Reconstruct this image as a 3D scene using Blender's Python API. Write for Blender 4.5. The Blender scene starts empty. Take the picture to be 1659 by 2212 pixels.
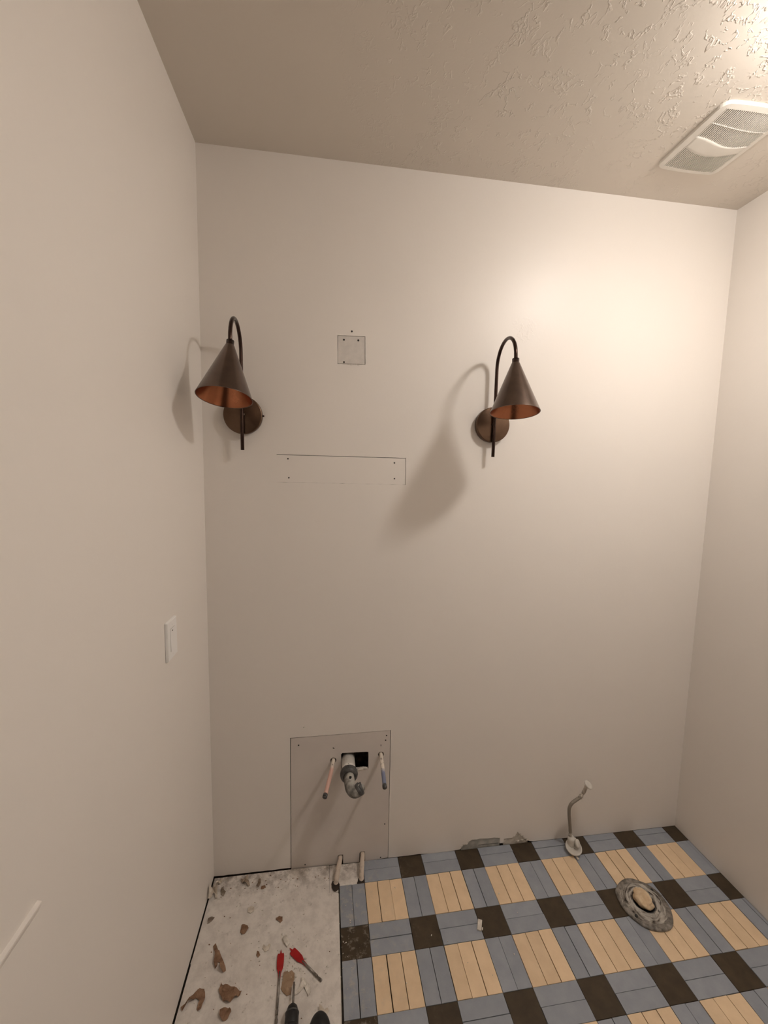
import bpy, bmesh, math, random
from mathutils import Vector, Matrix, noise
PI = math.pi
random.seed(7)
S = bpy.context.scene
col = S.collection

# ---------------------------------------------------------------- camera
F = Vector((0.13646414, 0.9855076, -0.10075865))
RX = Vector((0.99062801, -0.13515823, 0.01970781))
UP = Vector((-0.00580384, 0.10250375, 0.99471569))
cam_data = bpy.data.cameras.new('camera')
cam = bpy.data.objects.new('camera', cam_data)
col.objects.link(cam)
M = Matrix.Identity(4)
for r in range(3):
    M[r][0], M[r][1], M[r][2] = RX[r], UP[r], -F[r]
M[0][3], M[1][3], M[2][3] = 0.45285, -1.5413, 1.65327
cam.matrix_world = M
cam_data.sensor_fit = 'HORIZONTAL'
cam_data.sensor_width = 36
cam_data.lens = 864.456 / 1659 * 36
cam_data.clip_start = 0.02
S.camera = cam

# ---------------------------------------------------------------- light, exposure
LAMP = Vector((1.643, -0.829, 2.662))        # the bare globe bulb of the ceiling lampholder
LAMP_STRENGTH = 182.0
LAMP_COLOR = (1.0, 0.945, 0.895)
LAMP_R, LAMP_HH, LAMP_CAP = 0.078, 0.0212, 0.062    # globe radius, half height, cap radius
w = bpy.data.worlds.new('world'); S.world = w; w.use_nodes = True
w.node_tree.nodes['Background'].inputs[0].default_value = (0.5, 0.45, 0.4, 1)
w.node_tree.nodes['Background'].inputs[1].default_value = 0.02
S.view_settings.view_transform = 'Standard'
S.view_settings.look = 'None'
S.view_settings.gamma = 1
S.view_settings.use_curve_mapping = False
S.view_settings.exposure = 0.0

W, H, BACK = 2.097, 2.743, -1.80           # room width, height, rear wall

# ---------------------------------------------------------------- materials
def srgb(r, g, b):
    f = lambda c: (c / 255 / 12.92) if c <= 10 else ((c / 255 + .055) / 1.055) ** 2.4
    return (f(r), f(g), f(b), 1)

class N:
    """tiny node helper"""
    def __init__(s, name):
        s.m = bpy.data.materials.new(name); s.m.use_nodes = True
        s.t = s.m.node_tree; s.b = s.t.nodes['Principled BSDF']
        s.tc = s.t.nodes.new('ShaderNodeTexCoord')
    def node(s, kind, **kw):
        n = s.t.nodes.new(kind)
        for k, v in kw.items():
            if k in n.inputs: n.inputs[k].default_value = v
            else: setattr(n, k, v)
        return n
    def link(s, a, b): s.t.links.new(a, b)
    def noise(s, scale, detail=4, rough=.55, coord='Object', vec=None, dist=0):
        n = s.node('ShaderNodeTexNoise', Scale=scale, Detail=detail, Roughness=rough, Distortion=dist)
        s.link(vec if vec is not None else s.tc.outputs[coord], n.inputs['Vector'])
        return n.outputs[0]
    def ramp(s, fac, stops):
        n = s.node('ShaderNodeValToRGB'); e = n.color_ramp.elements
        while len(e) < len(stops): e.new(.5)
        for el, (p, c) in zip(e, stops):
            el.position = p; el.color = c if len(c) == 4 else (*c, 1)
        s.link(fac, n.inputs[0]); return n.outputs[0]
    def mul(s, a, b, op='MULTIPLY'):
        n = s.node('ShaderNodeMath', operation=op)
        for i, x in enumerate((a, b)):
            if isinstance(x, (int, float)): n.inputs[i].default_value = x
            else: s.link(x, n.inputs[i])
        return n.outputs[0]
    def mix(s, fac, a, b):
        n = s.node('ShaderNodeMix', data_type='RGBA')
        if isinstance(fac, (int, float)): n.inputs[0].default_value = fac
        else: s.link(fac, n.inputs[0])
        for i, x in ((6, a), (7, b)):
            if isinstance(x, tuple): n.inputs[i].default_value = x
            else: s.link(x, n.inputs[i])
        return n.outputs[2]
    def bump(s, h, strength=.3, dist=.002, prev=None):
        n = s.node('ShaderNodeBump', Strength=strength, Distance=dist)
        s.link(h, n.inputs['Height'])
        if prev is not None: s.link(prev, n.inputs['Normal'])
        s.link(n.outputs[0], s.b.inputs['Normal']); return n.outputs[0]
    def set(s, **kw):
        for k, v in kw.items():
            k = k.replace('_', ' ')
            if isinstance(v, bpy.types.NodeSocket): s.link(v, s.b.inputs[k])
            else: s.b.inputs[k].default_value = v
        return s

def flecked(name, c1, c2, rough=.6, scale=30, bump=.15, bscale=200, metal=0, lo=.35, hi=.7, coord='Object', bd=.001, **kw):
    m = N(name)
    m.set(Base_Color=m.ramp(m.noise(scale, coord=coord), [(lo, c1), (hi, c2)]), Roughness=rough, Metallic=metal, **kw)
    if bump: m.bump(m.noise(bscale, 2, coord=coord), bump, bd)
    return m.m

PAINT = (0.87, 0.815, 0.757, 1)
def make_paint(name, base, rough, k=1.0):
    m = N(name)
    n1 = m.noise(1.3, 3)
    c = m.ramp(n1, [(.3, tuple(x * .975 for x in base[:3])), (.7, base)])
    m.set(Base_Color=c, Roughness=rough, Specular_IOR_Level=.45)
    # a leftover spot of old knockdown texture on the back wall, above right of the right lamp
    vd = m.node('ShaderNodeVectorMath', operation='DISTANCE'); m.link(m.tc.outputs['Object'], vd.inputs[0]); vd.inputs[1].default_value = (1.205, 0, 2.215)
    mr = m.node('ShaderNodeMapRange'); mr.inputs[1].default_value = .06; mr.inputs[2].default_value = .02; m.link(vd.outputs['Value'], mr.inputs[0])
    sp_ = m.mul(m.ramp(m.noise(60, 3, .5, dist=.8), [(.52, (0, 0, 0)), (.58, (1, 1, 1))]), mr.outputs[0])
    b0 = m.bump(sp_, .35 * k, .002)
    b1 = m.bump(m.noise(95, 3, .6), .16 * k, .0012, b0)
    m.bump(m.noise(7, 4, .5), .22 * k, .006, b1)
    return m.m
wall_paint = make_paint('wall_paint', PAINT, .42)
def make_ceiling():
    m = N('ceiling_paint')
    # knockdown plaster: flattened worm-like ridges that fade in and out in patches
    mp = m.node('ShaderNodeMapping'); mp.inputs['Scale'].default_value = (1.0, .80, 1)
    m.link(m.tc.outputs['Object'], mp.inputs['Vector'])
    v = mp.outputs[0]
    a = m.noise(25, 3, .6, vec=v, dist=.3)
    ridge = m.mul(m.mul(a, .5, 'SUBTRACT'), 0, 'ADD')
    ab = m.node('ShaderNodeMath', operation='ABSOLUTE'); m.link(ridge, ab.inputs[0])
    ridge = m.ramp(ab.outputs[0], [(.010, (1, 1, 1)), (.030, (0, 0, 0))])
    b = m.ramp(m.noise(22, 3, .6, vec=v), [(.46, (0, 0, 0)), (.55, (1, 1, 1))])
    mask = m.ramp(m.noise(3.4, 4, .65, vec=v), [(.36, (.0, .0, .0)), (.56, (1, 1, 1))])
    h = m.mul(m.mul(ridge, b), mask)
    # no knockdown near the left wall: skim coated there
    sx = m.node('ShaderNodeSeparateXYZ'); m.link(m.tc.outputs['Object'], sx.inputs[0])
    fade = m.node('ShaderNodeMapRange'); fade.inputs[1].default_value = .45; fade.inputs[2].default_value = .8
    m.link(sx.outputs[0], fade.inputs[0])
    h = m.mul(h, fade.outputs[0])
    m.set(Base_Color=(0.73, 0.665, 0.585, 1), Roughness=.5, Specular_IOR_Level=.35)
    b1 = m.bump(m.noise(110, 3, .6), .12, .001)
    m.bump(h, .55, .0032, b1)
    return m.m
ceiling_paint = make_ceiling()
raw_board = flecked('unpainted_drywall', (.68, .62, .575, 1), (.73, .67, .62, 1), .75, 6, .12, 260)
patch_face = flecked('patch_paper', (.66, .62, .575, 1), (.73, .68, .63, 1), .7, 50, .3, 300)
gypsum = flecked('broken_gypsum', (.52, .47, .41, 1), (.70, .64, .56, 1), .9, 60, .6, 90, bd=.003)
wet_board = flecked('bare_green_board', (.34, .33, .30, 1), (.52, .50, .45, 1), .8, 40, .4, 120)
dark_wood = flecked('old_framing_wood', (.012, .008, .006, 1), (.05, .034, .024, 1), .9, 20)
screw_steel = flecked('screw_steel', (.022, .019, .017, 1), (.05, .044, .04, 1), .6, 90, bump=0)
def make_bronze(name, c1, c2, rough, streak=True):
    m = N(name)
    mp = m.node('ShaderNodeMapping'); mp.inputs['Scale'].default_value = (3, 3, 60) if streak else (6, 6, 6)
    m.link(m.tc.outputs['Object'], mp.inputs['Vector'])
    n = m.noise(3, 5, .6, vec=mp.outputs[0])
    big = m.noise(14, 3, .6)
    c = m.mix(m.ramp(big, [(.35, (0, 0, 0)), (.7, (1, 1, 1))]), c1, c2)
    m.set(Base_Color=c, Metallic=.92, Roughness=m.ramp(n, [(.3, (rough - .015,) * 3), (.7, (rough + .02,) * 3)]))
    return m.m
bronze = make_bronze('aged_bronze', (.115, .084, .070, 1), (.165, .120, .098, 1), .24)
bronze_dark = make_bronze('dark_bronze_rod', (.050, .030, .025, 1), (.062, .040, .032, 1), .22, False)
bronze_plate = make_bronze('bronze_backplate', (.12, .075, .050, 1), (.17, .108, .072, 1), .30)
copper_in = make_bronze('copper_shade_lining', (.36, .135, .065, 1), (.46, .185, .095, 1), .26, False)
white_plastic = flecked('white_plastic', (.78, .75, .70, 1), (.82, .79, .745, 1), .38, 12, .03)
vent_plastic = flecked('vent_plastic', (.80, .76, .69, 1), (.85, .81, .74, 1), .34, 12, .03)
device_plastic = flecked('switch_plastic', (.90, .875, .85, 1), (.93, .91, .885, 1), .3, 12, .03)
black_hollow = flecked('dark_void', (.006, .005, .004, 1), (.012, .01, .008, 1), .95, 12, 0)
black_plastic = flecked('black_rubber_plastic', (.006, .006, .007, 1), (.016, .018, .019, 1), .45, 30, .1)
pvc_white = flecked('smudged_white_pvc', (.50, .46, .41, 1), (.80, .76, .70, 1), .5, 28, .05, lo=.25, hi=.45)
pvc_grey = flecked('grey_drain_plastic', (.10, .095, .085, 1), (.42, .40, .36, 1), .40, 17, .05, lo=.42, hi=.56)
nut_black = flecked('dark_slip_nut', (.03, .03, .03, 1), (.12, .115, .11, 1), .4, 40, .1)
def pipe_paint(name, tint, y0, y1):
    """painted supply pipe: white overspray going to a coloured primer tint towards its open end"""
    m = N(name)
    sx = m.node('ShaderNodeSeparateXYZ'); m.link(m.tc.outputs['Object'], sx.inputs[0])
    mr = m.node('ShaderNodeMapRange'); mr.inputs[1].default_value = y0; mr.inputs[2].default_value = y1
    m.link(sx.outputs[1], mr.inputs[0])
    blot = m.noise(60, 4, .6)
    fac = m.ramp(m.mul(mr.outputs[0], m.mul(blot, .6, 'ADD')), [(.35, (0, 0, 0)), (.6, (1, 1, 1))])
    base = m.ramp(m.noise(70, 3), [(.32, srgb(120, 105, 95)), (.45, srgb(226, 214, 200))])
    m.set(Base_Color=m.mix(fac, base, tint), Roughness=.5)
    return m.m
pipe_red = pipe_paint('red_smeared_supply_pipe', srgb(212, 172, 158), -.05, -.15)
pipe_blue = pipe_paint('blue_smeared_supply_pipe', srgb(122, 128, 152), -.10, -.19)
pipe_stub = flecked('dusty_pipe', srgb(150, 135, 120), srgb(212, 196, 180), .6, 45, .1, lo=.3, hi=.5)
def tile_mat(name, c1, c2, rough, haze=0):
    m = N(name)
    oi = m.node('ShaderNodeObjectInfo')
    geo = m.node('ShaderNodeNewGeometry')
    n = m.noise(22, 5, .6, vec=geo.outputs['Position'])
    c = m.ramp(n, [(.3, c1), (.72, c2)])
    jit = m.node('ShaderNodeMapRange'); jit.inputs[3].default_value = .93; jit.inputs[4].default_value = 1.05
    m.link(oi.outputs['Random'], jit.inputs[0])
    hsv = m.node('ShaderNodeHueSaturation'); m.link(c, hsv.inputs['Color']); m.link(jit.outputs[0], hsv.inputs['Value'])
    out = hsv.outputs[0]
    if haze:   # dust and plaster smears near the pipes
        d = m.ramp(m.noise(36, 6, .7, vec=geo.outputs['Position']), [(.52, (0, 0, 0)), (.72, (1, 1, 1))])
        sx = m.node('ShaderNodeSeparateXYZ'); m.link(geo.outputs['Position'], sx.inputs[0])
        mr = m.node('ShaderNodeMapRange')
        mr.inputs[1].default_value = .82; mr.inputs[2].default_value = .50
        m.link(sx.outputs[0], mr.inputs[0])
        out = m.mix(m.mul(m.mul(d, mr.outputs[0]), haze), out, srgb(190, 180, 165))
    m.set(Base_Color=out, Roughness=rough, Specular_IOR_Level=.4)
    m.bump(m.noise(140, 4, .6, vec=geo.outputs['Position']), .12, .0008)
    return m.m
tile_cream = tile_mat('cream_linoleum_tile', (.78, .575, .365, 1), (.87, .655, .43, 1), .6, .5)
tile_blue = tile_mat('grey_blue_linoleum_tile', (.285, .305, .345, 1), (.34, .36, .395, 1), .55, .8)
tile_dark = tile_mat('dark_brown_linoleum_tile', (.040, .027, .014, 1), (.070, .048, .026, 1), .62, .8)
mortar = flecked('dark_adhesive', (.02, .015, .011, 1), (.05, .038, .028, 1), .9, 60, .3, 80)
def make_subfloor():
    m = N('white_underlayment')
    geo = m.tc.outputs['Object']
    a = m.ramp(m.noise(5, 5, .6), [(.3, (.74, .68, .62)), (.7, (.84, .785, .725))])
    d = m.ramp(m.noise(30, 6, .7), [(.60, (0, 0, 0)), (.72, (1, 1, 1))])
    sx = m.node('ShaderNodeSeparateXYZ'); m.link(geo, sx.inputs[0])
    mr = m.node('ShaderNodeMapRange'); mr.inputs[1].default_value = -.10; mr.inputs[2].default_value = 0
    mr.inputs[3].default_value = .25
    m.link(sx.outputs[1], mr.inputs[0])
    grime = m.ramp(m.noise(24, 6, .7), [(.42, (0, 0, 0)), (.62, (1, 1, 1))])
    c = m.mix(m.mul(d, .45), a, srgb(120, 105, 90))
    c = m.mix(m.mul(m.mul(grime, mr.outputs[0]), .75), c, srgb(105, 88, 72))
    m.set(Base_Color=c, Roughness=.7)
    m.bump(m.noise(60, 5, .6), .3, .0015)
    return m.m
subfloor = make_subfloor()
kraft = flecked('brown_drywall_paper', srgb(120, 88, 66), srgb(156, 124, 98), .85, 50, .4, 150)
paper_pale = flecked('pale_torn_paper', srgb(196, 182, 165), srgb(232, 222, 208), .85, 50, .4, 150)
plaster_bit = flecked('plaster_crumb', srgb(205, 196, 184), srgb(235, 228, 218), .9, 90, .4, 150)
red_paint = flecked('red_enamel', srgb(150, 12, 14), srgb(178, 22, 22), .4, 40, .05)
steel = flecked('drill_steel', (.16, .14, .12, 1), (.30, .27, .24, 1), .38, 60, .05, metal=.7)
braid = N('braided_hose')
_w = braid.node('ShaderNodeTexWave', Scale=260.0, Distortion=1.0, bands_direction='Z')
braid.link(braid.tc.outputs['Object'], _w.inputs['Vector'])
braid.set(Base_Color=braid.ramp(_w.outputs[0], [(.2, (.22, .19, .155)), (.8, (.34, .30, .25))]), Roughness=.55, Metallic=.2)
braid.bump(_w.outputs[0], .3, .0006)
braid = braid.m
chrome = flecked('dusty_chrome', (.40, .36, .31, 1), (.60, .55, .49, 1), .3, 60, .05, metal=.8)
valve_white = flecked('overpainted_valve', (.60, .56, .50, 1), (.70, .66, .60, 1), .45, 30, .08)
def make_wax():
    m = N('grey_wax')
    # smears that run round the ring: noise over (direction, radius)
    nm = m.node('ShaderNodeVectorMath', operation='NORMALIZE'); m.link(m.tc.outputs['Object'], nm.inputs[0])
    sx = m.node('ShaderNodeSeparateXYZ'); m.link(nm.outputs[0], sx.inputs[0])
    ln = m.node('ShaderNodeVectorMath', operation='LENGTH'); m.link(m.tc.outputs['Object'], ln.inputs[0])
    cb = m.node('ShaderNodeCombineXYZ'); m.link(m.mul(sx.outputs[0], 1.1), cb.inputs[0]); m.link(m.mul(sx.outputs[1], 1.1), cb.inputs[1]); m.link(m.mul(ln.outputs['Value'], 75), cb.inputs[2])
    n = m.noise(1.5, 5, .6, vec=cb.outputs[0], dist=.5)
    m.set(Base_Color=m.ramp(n, [(.37, (.03, .022, .017)), (.43, (.22, .19, .16)), (.58, (.52, .485, .43))]), Roughness=.5)
    m.bump(n, .7, .004, m.bump(m.noise(60, 4, .6), .3, .002))
    return m.m
wax = make_wax()
flange_iron = flecked('dark_flange_rim', (.10, .085, .07, 1), (.30, .27, .235, 1), .5, 60, .4, 90, lo=.35, hi=.65)
rag_cloth = flecked('stained_rag', srgb(214, 184, 148), srgb(240, 222, 190), .9, 30, .5, 220, bd=.002)
bulb_glow = N('glowing_bulb')
bulb_glow.set(Base_Color=(1, 1, 1, 1), Emission_Color=(*LAMP_COLOR, 1), Emission_Strength=LAMP_STRENGTH)
bulb_glow = bulb_glow.m

# ---------------------------------------------------------------- mesh helpers
def link_mesh(name, bm, mat, parent=None, smooth=False, **props):
    me = bpy.data.meshes.new(name)
    bmesh.ops.recalc_face_normals(bm, faces=bm.faces)
    bm.to_mesh(me); bm.free()
    return link_data(name, me, mat, parent, smooth, **props)
def link_data(name, me, mat, parent=None, smooth=False, **props):
    mats = mat if isinstance(mat, (list, tuple)) else [mat]
    if not me.materials:
        for m in mats: me.materials.append(m)
    if smooth:
        for p in me.polygons: p.use_smooth = True
    o = bpy.data.objects.new(name, me); col.objects.link(o)
    if parent: o.parent = parent
    for k, v in props.items(): o[k] = v
    return o
def tag(o, label, cat, group=None):
    o['label'] = label; o['category'] = cat
    if group: o['group'] = group
    return o
def empty(name, loc, label, cat, group=None, rot=(0, 0, 0)):
    o = bpy.data.objects.new(name, None); col.objects.link(o)
    o.location = loc; o.rotation_euler = rot; o.empty_display_size = .05
    return tag(o, label, cat, group)
def box(bm, a, b, mat=None):
    x0, y0, z0 = a; x1, y1, z1 = b
    v = [bm.verts.new(p) for p in ((x0,y0,z0),(x1,y0,z0),(x1,y1,z0),(x0,y1,z0),(x0,y0,z1),(x1,y0,z1),(x1,y1,z1),(x0,y1,z1))]
    fs = [bm.faces.new([v[i] for i in f]) for f in ((0,3,2,1),(4,5,6,7),(0,1,5,4),(1,2,6,5),(2,3,7,6),(3,0,4,7))]
    if mat is not None:
        for f in fs: f.material_index = mat
    return v, fs
def bevel(bm, w, seg=2):
    bmesh.ops.bevel(bm, geom=list(bm.edges), offset=w, segments=seg, affect='EDGES', clamp_overlap=True)
def sweep(bm, pts, rad, n=14, cap=True):
    """tube through pts, rad a number or a list"""
    pts = [Vector(p) for p in pts]
    rads = rad if isinstance(rad, (list, tuple)) else [rad] * len(pts)
    rings = []; prev = None
    for i, p in enumerate(pts):
        if i == 0: t = pts[1] - p
        elif i == len(pts) - 1: t = p - pts[i - 1]
        else: t = (pts[i + 1] - p).normalized() + (p - pts[i - 1]).normalized()
        t = t.normalized() if t.length > 1e-9 else prev_t
        prev_t = t
        if prev is None:
            a = Vector((0, 0, 1)) if abs(t.z) < .9 else Vector((1, 0, 0))
            u = t.cross(a).normalized()
        else:
            u = (prev - t * prev.dot(t)).normalized()
        prev = u; v = t.cross(u)
        rings.append([bm.verts.new(p + rads[i] * (math.cos(2 * PI * k / n) * u + math.sin(2 * PI * k / n) * v)) for k in range(n)])
    for r0, r1 in zip(rings, rings[1:]):
        for k in range(n):
            bm.faces.new((r0[k], r0[(k + 1) % n], r1[(k + 1) % n], r1[k]))
    if cap:
        bm.faces.new(rings[0]); bm.faces.new(rings[-1])
    return rings
def lathe(bm, prof, n=32, mtx=Matrix.Identity(4), close=False):
    """revolve (r, z) profile about z"""
    rings = []
    for r, z in prof:
        if r < 1e-6: rings.append([bm.verts.new(mtx @ Vector((0, 0, z)))])
        else: rings.append([bm.verts.new(mtx @ Vector((r * math.cos(2*PI*k/n), r * math.sin(2*PI*k/n), z))) for k in range(n)])
    pairs = list(zip(rings, rings[1:]))
    if close: pairs.append((rings[-1], rings[0]))
    for a, b in pairs:
        for k in range(n):
            k2 = (k + 1) % n
            if len(a) == 1 and len(b) == 1: continue
            if len(a) == 1: bm.faces.new((a[0], b[k], b[k2]))
            elif len(b) == 1: bm.faces.new((a[k], a[k2], b[0]))
            else: bm.faces.new((a[k], a[k2], b[k2], b[k]))
def spline(pts, n=8):
    """Catmull-Rom through pts"""
    P = [Vector(p) for p in pts]; P = [2*P[0]-P[1]] + P + [2*P[-1]-P[-2]]
    out = []
    for i in range(1, len(P) - 2):
        for k in range(n):
            t = k / n; a, b, c, d = P[i-1:i+3]
            out.append(.5*((2*b)+(c-a)*t+(2*a-5*b+4*c-d)*t*t+(3*b-a-3*c+d)*t**3))
    out.append(P[-2]); return out
def plate(name, loops, depth, mat, plane='XZ', at=0.0, parent=None, **props):
    """slab with a free outline and holes. XZ: front face at y=at, body behind (+y). XY: top face at z=at, body below."""
    cu = bpy.data.curves.new('outline', 'CURVE'); cu.dimensions = '2D'; cu.fill_mode = 'BOTH'; cu.extrude = depth / 2
    for lp in loops:
        sp = cu.splines.new('POLY'); sp.points.add(len(lp) - 1)
        for p, q in zip(sp.points, lp): p.co = (q[0], q[1], 0, 1)
        sp.use_cyclic_u = True
    tmp = bpy.data.objects.new('outline', cu); col.objects.link(tmp)
    dg = bpy.context.evaluated_depsgraph_get(); dg.update()
    me = bpy.data.meshes.new_from_object(tmp.evaluated_get(dg))
    bpy.data.objects.remove(tmp); bpy.data.curves.remove(cu)
    for v in me.vertices:
        x, y, z = v.co
        v.co = (x, at + depth / 2 + z, y) if plane == 'XZ' else (x, y, at - depth / 2 + z)
    me.materials.clear(); me.name = name
    bm = bmesh.new(); bm.from_mesh(me)
    bmesh.ops.remove_doubles(bm, verts=bm.verts, dist=1e-6)
    bmesh.ops.recalc_face_normals(bm, faces=bm.faces)
    bm.to_mesh(me); bm.free()
    for p in me.polygons: p.use_smooth = False
    return link_data(name, me, mat, parent, **props)
def circ(cx, cy, r, n=20, ry=None):
    return [(cx + r*math.cos(2*PI*k/n), cy + (ry or r)*math.sin(2*PI*k/n)) for k in range(n)]
def rrect(x0, y0, x1, y1, r, n=5):
    out = []
    for cx, cy, a in ((x1-r, y1-r, 0), (x0+r, y1-r, 1), (x0+r, y0+r, 2), (x1-r, y0+r, 3)):
        for k in range(n + 1):
            t = (a + k / n) * PI / 2; out.append((cx + r*math.cos(t), cy + r*math.sin(t)))
    return out
def wob(a, b, n, amp, seed=0):
    """slightly wandering line from a to b (knife or saw cut)"""
    rnd = random.Random(seed); out = []
    for k in range(n + 1):
        t = k / n; j = 0 if k in (0, n) else 1
        out.append((a[0] + (b[0]-a[0])*t + j*rnd.uniform(-amp, amp), a[1] + (b[1]-a[1])*t + j*rnd.uniform(-amp, amp)))
    return out

# ---------------------------------------------------------------- room shell
TH = .0127
acc_l, acc_r, acc_t = .3040, .7135, .5850           # opening for the plumbing access board
# outline of the back wall: bottom edge with the access notch and the broken places
bottom = [(-.02, .0056)] + wob((0, .0056), (acc_l - .0, .0050), 16, .0009, 3)
bottom += [(acc_l, .5815), (acc_r, .5850)] + [(acc_r + .0002, .30), (acc_r + .0006, .001)]
bottom += [(.757, .001), (.80, .0005), (.849, .002), (.90, -.002), (.95, -.002), (1.00, -.001), (1.035, .002)]
bottom += [(1.045, .018), (1.057, .024), (1.066, .021), (1.075, .036), (1.088, .043), (1.11, .041), (1.125, .044), (1.16, .0405),
           (1.19, .0415), (1.218, .0365), (1.2185, .010), (1.236, .0095), (1.2365, .0295), (1.255, .031), (1.275, .030), (1.286, .034),
           (1.296, .050), (1.301, .058), (1.307, .046), (1.318, .040), (1.328, .027), (1.335, .0245), (1.345, .012), (1.36, .004), (1.38, .001)]
bottom += [(1.6, .0), (1.9, .0), (W + .02, .0)]
outer = bottom + [(W + .02, H + .02), (-.02, H + .02)]
sq = [(.4818, 2.1480), (.5818, 2.1492), (.5832, 2.0500), (.4826, 2.0478)]
g = .0011
sq_hole = wob((sq[3][0]-g, sq[3][1]-g), (sq[2][0]+g, sq[2][1]-g), 14, .0006, 5) + wob((sq[2][0]+g*1.6, sq[2][1]+.004), (sq[1][0]+g, sq[1][1]+g), 6, .0004, 6) \
        + wob((sq[1][0], sq[1][1]+g*1.3), (sq[0][0]-g, sq[0][1]+g), 8, .0003, 7) + wob((sq[0][0]-g, sq[0][1]-.004), (sq[3][0]-g*.6, sq[3][1]+.003), 5, .0002, 8)
rc = [(.2576, 1.6060), (.7488, 1.6035), (.7465, 1.7058), (.2584, 1.7078)]
rc_bot = [(.2576, 1.6060)] + [(.2576 + (.7488-.2576)*k/30, 1.6060 - .0025*k/30 - max(0, .0011*noise.noise(Vector((k*.83, 2.2, 0)))+.00015)) for k in range(1, 30)] + [(.7496, 1.6025)]
rc_hole = rc_bot + [(.7484, 1.7069)] + wob((.7465, 1.7070), (.2584, 1.7089), 12, .0003, 9)[1:]
wall_back = plate('wall_back', [outer, sq_hole, rc_hole, circ(.3575, .6234, .0022, 10)], TH, wall_paint, kind='structure')
def cutbox(name, a, b, mat, **props):
    bm = bmesh.new(); box(bm, a, b); return link_mesh(name, bm, mat, **props)
# torn edge of the broken drywall foot: lip of gypsum around the notch
def slab_wall(name, a, b):
    return cutbox(name, a, b, wall_paint, kind='structure')
slab_wall('wall_left', (-TH, BACK, .0075), (0, 0, H))
slab_wall('wall_right', (W, BACK, -.001), (W + TH, 0, H))
DX0, DX1, DZ = .06, .93, 2.06
plate('wall_front', [[(-TH, 0), (DX0, 0), (DX0, DZ), (DX1, DZ), (DX1, 0), (W + TH, 0), (W + TH, H), (-TH, H)]], .11, wall_paint, at=BACK - .11, kind='structure')
bm = bmesh.new()      # casing of the doorway the photograph was taken from
for y0, y1 in ((BACK, BACK + .014), (BACK - .124, BACK - .11)):
    box(bm, (DX0 - .055, y0, 0), (DX0, y1, DZ + .055)); box(bm, (DX1, y0, 0), (DX1 + .055, y1, DZ + .055)); box(bm, (DX0, y0, DZ), (DX1, y1, DZ + .055))
link_mesh('trim_8', bm, white_plastic, kind='structure')
cutbox('ceiling', (-TH, BACK, H), (W + TH, TH, H + .013), ceiling_paint, kind='structure')
# framing behind the drywall seen only through its gaps
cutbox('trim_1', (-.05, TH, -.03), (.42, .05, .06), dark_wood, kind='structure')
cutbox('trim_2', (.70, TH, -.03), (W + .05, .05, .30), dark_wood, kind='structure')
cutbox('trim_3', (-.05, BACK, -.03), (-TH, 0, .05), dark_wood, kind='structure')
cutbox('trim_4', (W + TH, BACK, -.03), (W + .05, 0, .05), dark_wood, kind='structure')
bm = bmesh.new()      # lining of the cavity behind the plumbing access
box(bm, (.40, .085, -.03), (.71, .09, .70)); box(bm, (.415, TH, -.03), (.42, .085, .70)); box(bm, (.695, TH, .06), (.70, .085, .70))
box(bm, (.535, .055, .455), (.71, .084, .53)); box(bm, (.41, TH, .60), (.71, .085, .605)); box(bm, (.41, TH, -.03), (.71, .085, -.012))
link_mesh('trim_5', bm, flecked('rough_stud', (.03, .02, .014, 1), (.20, .145, .10, 1), .9, 40), kind='structure')
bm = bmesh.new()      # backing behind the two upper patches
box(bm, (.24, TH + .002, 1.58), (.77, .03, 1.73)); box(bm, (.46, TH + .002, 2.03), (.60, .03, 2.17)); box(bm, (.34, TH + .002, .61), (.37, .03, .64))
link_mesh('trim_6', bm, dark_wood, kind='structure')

# screws and nails that belong to the wall
def screw_mesh():
    bm = bmesh.new()
    m = Matrix.Rotation(PI/2, 4, 'X')
    lathe(bm, [(0, -.003), (.0018, -.003), (.0036, -.0004), (.0036, .0002), (.0016, .0000), (.0014, -.0004), (0, -.0004)], 12, m)
    me = bpy.data.meshes.new('screw'); bmesh.ops.recalc_face_normals(bm, faces=bm.faces); bm.to_mesh(me); bm.free(); me.materials.append(screw_steel)
    return me
SCREW = screw_mesh()
def screw(x, z, parent, y=0.0, s=1.0):
    o = bpy.data.objects.new('screw', SCREW); col.objects.link(o); o.location = (x, y - .0006, z); o.scale = (s, s, s); o.parent = parent
    return o
screw(.533, 2.1654, wall_back, s=.95)

# broken foot of the wall: bare board showing, crumbly lips
bm = bmesh.new()
box(bm, (1.040, .0035, -.006), (1.2185, TH + .002, .046))
o = link_mesh('drywall_core', bm, wet_board, wall_back)
bm = bmesh.new()
box(bm, (1.2365, .003, -.004), (1.352, TH + .002, .058))
o = link_mesh('drywall_core', bm, gypsum, wall_back)
def crumb(bm, c, r, seed, sq=(1, 1, 1)):
    vs = bmesh.ops.create_icosphere(bm, subdivisions=2, radius=r)['verts']
    off = Vector((seed * 3.1, seed * 1.7, 0))
    for v in vs:
        k = 1 + .7 * noise.noise(v.co / r * 1.3 + off)
        v.co = Vector((v.co.x * k * sq[0], v.co.y * k * sq[1], v.co.z * k * sq[2])) + Vector(c)
bm = bmesh.new()
for i, (x, z, r) in enumerate([(1.04, .014, .004), (1.052, .022, .0045), (1.07, .034, .004), (1.30, .056, .0035), (1.312, .046, .005), (1.285, .036, .004),
                               (1.325, .034, .005), (1.34, .018, .006), (1.10, .043, .003), (1.13, .045, .0025), (1.17, .042, .003), (1.26, .033, .003),
                               (1.35, .010, .006), (1.325, .012, .005), (1.305, .009, .005)]):
    crumb(bm, (x, .0015, z), r, i, (1.6, .5, .7))
link_mesh('torn_edge', bm, gypsum, wall_back, True, kind='stuff')
bm = bmesh.new()
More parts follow.
